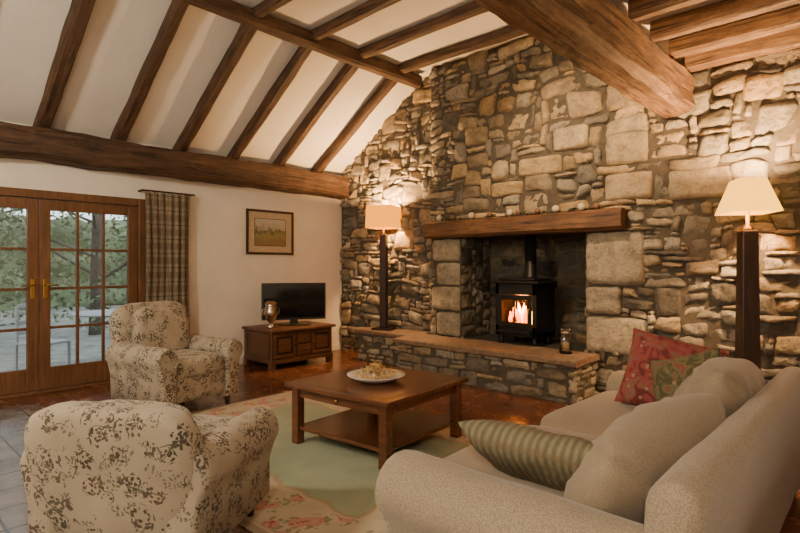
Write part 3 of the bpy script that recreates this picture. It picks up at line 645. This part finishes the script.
# ------------------------------------------------------------ stove
def stove():
    e=empty('wood_stove',(-3.0,5.20,.405))
    W,D,H=.50,.40,.66
    M_fg=glass('stove_glass',(1,.85,.6),.0)
    b=.10
    par(e,boxes('body',[(-W/2,W/2,D/2-.02,D/2,b,H),(-W/2,-W/2+.02,-D/2,D/2,b,H),(W/2-.02,W/2,-D/2,D/2,b,H),(-W/2,W/2,-D/2,D/2,b,b+.05),(-W/2,W/2,-D/2,D/2,H-.03,H),
       (-W/2,-W/2+.05,-D/2-.005,-D/2+.02,b,H),(W/2-.05,W/2,-D/2-.005,-D/2+.02,b,H),(-W/2,W/2,-D/2-.005,-D/2+.02,H-.12,H),(-W/2,W/2,-D/2-.005,-D/2+.02,b,b+.11)],M_iron,.006))
    par(e,box('top_plate',-W/2-.03,W/2+.03,-D/2-.04,D/2+.02,H,H+.03,M_iron,.012,3),box('canopy',-W/2+.03,W/2-.03,-D/2,D/2-.03,H+.03,H+.06,M_iron,.015,3))
    par(e,boxes('door_frame',[(-.20,-.155,-D/2-.03,-D/2-.005,.20,.54),(.155,.20,-D/2-.03,-D/2-.005,.20,.54),(-.155,.155,-D/2-.03,-D/2-.005,.49,.54),(-.155,.155,-D/2-.03,-D/2-.005,.20,.25),(-.008,.008,-D/2-.026,-D/2-.008,.25,.49)],M_iron,.006))
    par(e,box('door_glass',-.16,.16,-D/2-.015,-D/2-.011,.245,.50,M_fg))
    par(e,box('ash_lip',-.2,.2,-D/2-.08,-D/2,b+.04,b+.06,M_iron,.006))
    par(e,tube('door_handle',[(.185,-D/2-.03,.40),(.185,-D/2-.06,.40),(.185,-D/2-.065,.34)],.008,M_brass))
    for x in(-.2,.2):
        for y in(-.15,.15): par(e,lathe('leg',[(0,0),(.028,0),(.018,.03),(.026,.10),(0,.11)],M_iron,12,(x,y,0)))
    par(e,lathe('flue_pipe',[(.062,H+.05),(.075,H+.05),(.075,H+.08),(.062,H+.09),(.062,1.24),(0,1.24)],M_iron,24,(.04,.05,0)))
    ml=plain('charred_log',(.03,.015,.01),.95,0,30,.5,.8)
    for i,(x,y,z,a) in enumerate([(-.03,-.02,.20,.15),(.03,.05,.205,-.2),(0,.01,.26,.5)]):
        o=beam(f'log_{i+1}',(x-.14*math.cos(a),y-.14*math.sin(a),z),(x+.14*math.cos(a),y+.14*math.sin(a),z),.06,.06,ml,i,.008,step=.03); o.parent=e
    mf=emis('flame',(1,.22,.01),7); mf2=emis('flame_core',(1,.38,.03),13); me=emis('embers',(1,.2,.01),7)
    for i in range(13):
        x=-.15+.025*i+random.uniform(-.01,.01); hgt=random.uniform(.16,.28)*(1-abs(x)/.30)
        prof=[(0,0),(.026,.01),(.034,hgt*.3),(.018,hgt*.65),(.006,hgt*.9),(0,hgt)]
        o=lathe(f'flame_{i+1}',prof,mf2 if i%2 else mf,10,(x,-.03+random.uniform(-.04,.05),.22)); o.rotation_euler=(random.uniform(-.15,.15),random.uniform(-.25,.25),0); o.parent=e
    par(e,superbox('ember_bed',.36,.22,.03,(0,0,.165),me,k=4,n=10,nz=.015,ns=20))
    l=bpy.data.lights.new('stove_fire_light','POINT'); l.energy=34; l.color=(1,.33,.06); l.shadow_soft_size=.05; o=link(bpy.data.objects.new('fire_light',l)); o.location=(0,-.1,.42); o.parent=e
stove()
def lantern():
    e=empty('glass_lantern',(-2.36,4.86,.412))
    mg=glass('lantern_glass',(.85,.8,.7),.3)
    par(e,lathe('jar',[(.05,.01),(.062,.02),(.065,.10),(.055,.17),(.04,.19),(.048,.23)],mg,24),lathe('base_ring',[(0,0),(.06,0),(.06,.02),(0,.02)],M_iron,24),lathe('neck_ring',[(.042,.185),(.05,.19),(.05,.205),(.042,.21),(.042,.185)],M_silver,24),
        lathe('candle',[(0,.02),(.028,.02),(.028,.10),(0,.105)],plain('wax',(.6,.5,.32),.5),16))
    par(e,tube('bail',[(-.05,0,.20),(-.06,0,.26),(0,0,.31),(.06,0,.26),(.05,0,.20)],.004,M_iron))
lantern()
def garland():
    e=empty('mantel_garland',(0,0,0)); mgn=plain('ivy_leaf',(.045,.06,.025),.6,0,20,.4,.2); bm=bmesh.new()
    for i in range(260):
        x=random.uniform(-4.15,-2.05); 
        if noise.noise(Vector((x*3,0,0)))<-.05: continue
        z=1.79+abs(random.gauss(0,.012)); y=4.975+random.uniform(-.025,.035)
        m=Matrix.Translation((x,y,z+.008))@Euler((random.uniform(-.8,.8),random.uniform(-.8,.8),random.uniform(0,6))).to_matrix().to_4x4()@Matrix.Diagonal((.024,.010,.002,1))
        bmesh.ops.create_icosphere(bm,subdivisions=1,radius=1,matrix=m)
    par(e,bm_obj('foliage',bm,mgn,False)); par(e,tube('stem',[(-4.15+.1*i,4.985+.01*math.sin(i),1.798+.006*math.sin(i*1.7)) for i in range(22)],.004,M_darkwood))
    mp=plain('cream_ball',(.55,.46,.32),.6,0,30,.15,.2); bm=bmesh.new()
    for px in(-4.02,-3.55,-3.05,-2.52,-2.25): bmesh.ops.create_icosphere(bm,subdivisions=3,radius=.038,matrix=Matrix.Translation((px,4.97,1.828)))
    par(e,bm_obj('ornaments',bm,mp,True))
    mp2=plain('brown_ball',(.17,.09,.045),.6,0,30,.3,.4); bm=bmesh.new()
    for px in(-3.82,-3.30,-2.94,-2.72,-2.10): bmesh.ops.create_icosphere(bm,subdivisions=3,radius=.032,matrix=Matrix.Translation((px,4.965,1.822)))
    par(e,bm_obj('brown_ornaments',bm,mp2,True))
garland()
# ------------------------------------------------------------ lamps
def frustum(name,a,b,z0,z1,mat,th=.004):
    V=[];F=[]
    n=10
    for j in range(n+1):
        t=j/n; s=a+(b-a)*t; z=z0+(z1-z0)*t
        V+=[(-s,-s,z),(s,-s,z),(s,s,z),(-s,s,z)]
    for j in range(n):
        for i in range(4): F.append((j*4+i,j*4+(i+1)%4,(j+1)*4+(i+1)%4,(j+1)*4+i))
    o=mesh_obj(name,V,F,mat); m=o.modifiers.new('s','SOLIDIFY'); m.thickness=th; return o
def lampA():
    e=empty('floor_lamp',(-5.01,5.02,.41),math.radians(20))
    par(e,box('base',-.13,.13,-.12,.12,0,.03,M_darkwood,.006),box('post',-.045,.045,-.045,.045,.03,1.27,M_darkwood,.008),lathe('neck',[(0,1.27),(.03,1.27),(.012,1.30),(.012,1.42),(0,1.42)],M_brass,14))
    par(e,frustum('shade',.185,.175,1.35,1.64,M_shade)); par(e,lathe('bulb',[(0,1.42),(.018,1.43),(.034,1.48),(.03,1.52),(0,1.54)],emis('bulb',(1,.7,.35),8),12))
    par(e,tube('shade_carrier',[(-.17,0,1.44),(.17,0,1.44)],.003,M_brass))
    l=bpy.data.lights.new('lamp_light','POINT'); l.energy=280; l.color=(1,.56,.22); l.shadow_soft_size=.05; o=link(bpy.data.objects.new('lamp_light',l)); o.location=(0,-.0,1.57); o.parent=e
lampA()
def lampB():
    e=empty('floor_lamp',(-.83,4.68,0),math.radians(33))
    par(e,box('base',-.14,.14,-.14,.14,0,.04,M_darkwood,.008),lathe('neck',[(0,1.52),(.04,1.52),(.04,1.535),(.014,1.56),(.014,1.70),(0,1.70)],M_brass,16))
    V=[(-.070,-.070,.04),(.070,-.070,.04),(.070,.070,.04),(-.070,.070,.04),(-.055,-.055,1.52),(.055,-.055,1.52),(.055,.055,1.52),(-.055,.055,1.52)]
    par(e,bevel(mesh_obj('post',V,[(3,2,1,0),(4,5,6,7),(0,1,5,4),(1,2,6,5),(2,3,7,6),(3,0,4,7)],M_darkwood),.01))
    par(e,frustum('shade',.165,.09,1.65,1.90,M_shade2)); par(e,lathe('bulb',[(0,1.70),(.018,1.71),(.034,1.75),(.03,1.79),(0,1.81)],emis('bulb_warm',(1,.75,.4),8),12))
    par(e,tube('shade_carrier',[(-.13,0,1.75),(.13,0,1.75)],.003,M_brass))
    l=bpy.data.lights.new('lamp_light','POINT'); l.energy=330; l.color=(1,.58,.25); l.shadow_soft_size=.05; o=link(bpy.data.objects.new('lamp_light',l)); o.location=(0,0,1.84); o.parent=e
lampB()
def spot(x,y,tx,tz,en):
    e=empty('ceiling_spotlight',(x,y,CZ-.12))
    par(e,lathe('can',[(0,0),(.03,0),(.035,-.02),(.035,-.09),(.028,-.09),(.028,-.03),(0,-.03)],M_iron,16))
    l=bpy.data.lights.new('spot_light','SPOT'); l.energy=en; l.color=(1,.66,.36); l.spot_size=math.radians(80); l.spot_blend=1; l.shadow_soft_size=.04
    o=link(bpy.data.objects.new('spot_light',l)); o.location=(0,0,-.10); o.rotation_euler=(Vector((tx,BY,tz))-Vector((x,y,CZ-.22))).to_track_quat('-Z','Y').to_euler(); o.parent=e
spot(-2.4,3.42,-2.35,2.15,400)
def fill_lamp(x,y,z,en,size):  # added room fill: invented hanging lamps out of view, there only to brighten the interior
    e=empty('added_fill_lamp',(x,y,z))
    par(e,lathe('shade',[(.03,.22),(.10,.20),(.22,.02),(.225,.0),(.21,.02),(.09,.18)],M_shade3,28),tube('cord',[(0,0,.2),(0,0,(3.03 if x>-1.4 else CZ)-z)],.004,M_black))
    l=bpy.data.lights.new('fill_light','POINT'); l.energy=en; l.color=(1,.83,.62); l.shadow_soft_size=size; o=link(bpy.data.objects.new('fill_light',l)); o.location=(0,0,-.05-size); o.parent=e
fill_lamp(.4,-.9,2.4,180,.15)
fill_lamp(-3.2,-.9,2.9,270,.15)
# ------------------------------------------------------------ outdoors
gr=box('garden_ground',-40,WX-.31,-25,32,-.25,-.12,plain('gravel_grass',(.20,.21,.18),.9,0,4,.4,.3))
M_bark=plain('bark',(.08,.065,.05),.95,0,10,.4,.6); M_leaf=plain('leaf_green',(.13,.165,.08),.7,0,1.5,.45,0)
def tree(x,y,H,R,seed):
    random.seed(seed); e=empty('garden_tree',(x,y,-.12))
    par(e,beam('trunk',(0,0,0),(.1,.05,H*.8),.18,.18,M_bark,seed,.04))
    for k in range(9):
        a=random.uniform(0,6.28); z=H*random.uniform(.2,.75); par(e,beam(f'branch_{k}',(0,0,z),(R*.7*math.cos(a),R*.7*math.sin(a),z+.6),.05,.05,M_bark,k,.02))
    V=[];F=[]
    for i in range(2200):
        a=random.uniform(0,6.28);b=math.acos(random.uniform(-1,1));r=R*random.uniform(.35,1)**.6
        c=Vector((r*math.sin(b)*math.cos(a),r*math.sin(b)*math.sin(a),H*.52+r*1.3*math.cos(b)))
        if c.z<.1: continue
        u=Vector((random.gauss(0,1),random.gauss(0,1),random.gauss(0,1))).normalized(); v=u.orthogonal().normalized(); s=random.uniform(.03,.075)
        n=len(V); V+=[c-u*s,c+v*s*.5,c+u*s,c-v*s*.5]; F.append((n,n+1,n+2,n+3))
    par(e,mesh_obj('foliage',V,F,M_leaf))
for i,(x,y,H,R) in enumerate([(-10.5,.9,3.6,1.6),(-11.8,3.6,4.2,1.9),(-10.2,6.2,3.4,1.4),(-13.4,-.2,4.2,1.9),(-14.2,6.4,4.6,2.2),(-15.4,2.2,4.8,2.3)]): tree(x,y,H,R,i+1)
random.seed(5)
hd=superbox('garden_hedge',1.6,26,3.2,(-21,4,1.2),M_leaf,k=8,n=40,nz=.7,ns=1.5)
def gtable():
    e=empty('garden_table',(-8.1,2.75,-.12)); m=plain('weathered_metal',(.30,.31,.32),.5,.2)
    par(e,lathe('top',[(0,.70),(.55,.70),(.56,.715),(.55,.73),(0,.73)],m,32),lathe('pedestal',[(0,0),(.22,0),(.22,.02),(.035,.05),(.03,.68),(.10,.70),(0,.70)],m,20))
    c=empty('garden_chair',(-7.6,1.75,-.12),.5)
    par(c,boxes('frame',[(-.2,.2,-.2,.2,.43,.46)]+[(sx*.19-.015,sx*.19+.015,sy*.19-.015,sy*.19+.015,0,.45) for sx in(1,-1) for sy in(1,-1)]+[(-.2,-.17,-.2,-.17,.45,.9),(-.2,-.17,.17,.2,.45,.9)]+[(-.19,-.175,-.17,.17,z,z+.05) for z in(.55,.67,.79,.87)],m,.005))
gtable()
w=bpy.data.worlds.new('World'); S.world=w; w.use_nodes=True; nt=w.node_tree; bg=nt.nodes['Background']
tc=nt.nodes.new('ShaderNodeTexCoord'); sp_=nt.nodes.new('ShaderNodeSeparateXYZ'); rp=nt.nodes.new('ShaderNodeValToRGB'); nt.links.new(tc.outputs['Generated'],sp_.inputs[0]); nt.links.new(sp_.outputs[2],rp.inputs[0])
rp.color_ramp.elements[0].color=(.62,.70,.72,1); rp.color_ramp.elements[1].color=(.55,.62,.70,1); nt.links.new(rp.outputs[0],bg.inputs[0]); bg.inputs[1].default_value=3.6
cam=bpy.data.cameras.new('Camera'); co=link(bpy.data.objects.new('Camera',cam)); cam.lens=23.95; cam.sensor_width=36; cam.clip_start=.05
co.location=(0,0,1.25); co.rotation_euler=(math.radians(90),0,math.radians(43.2)); S.camera=co
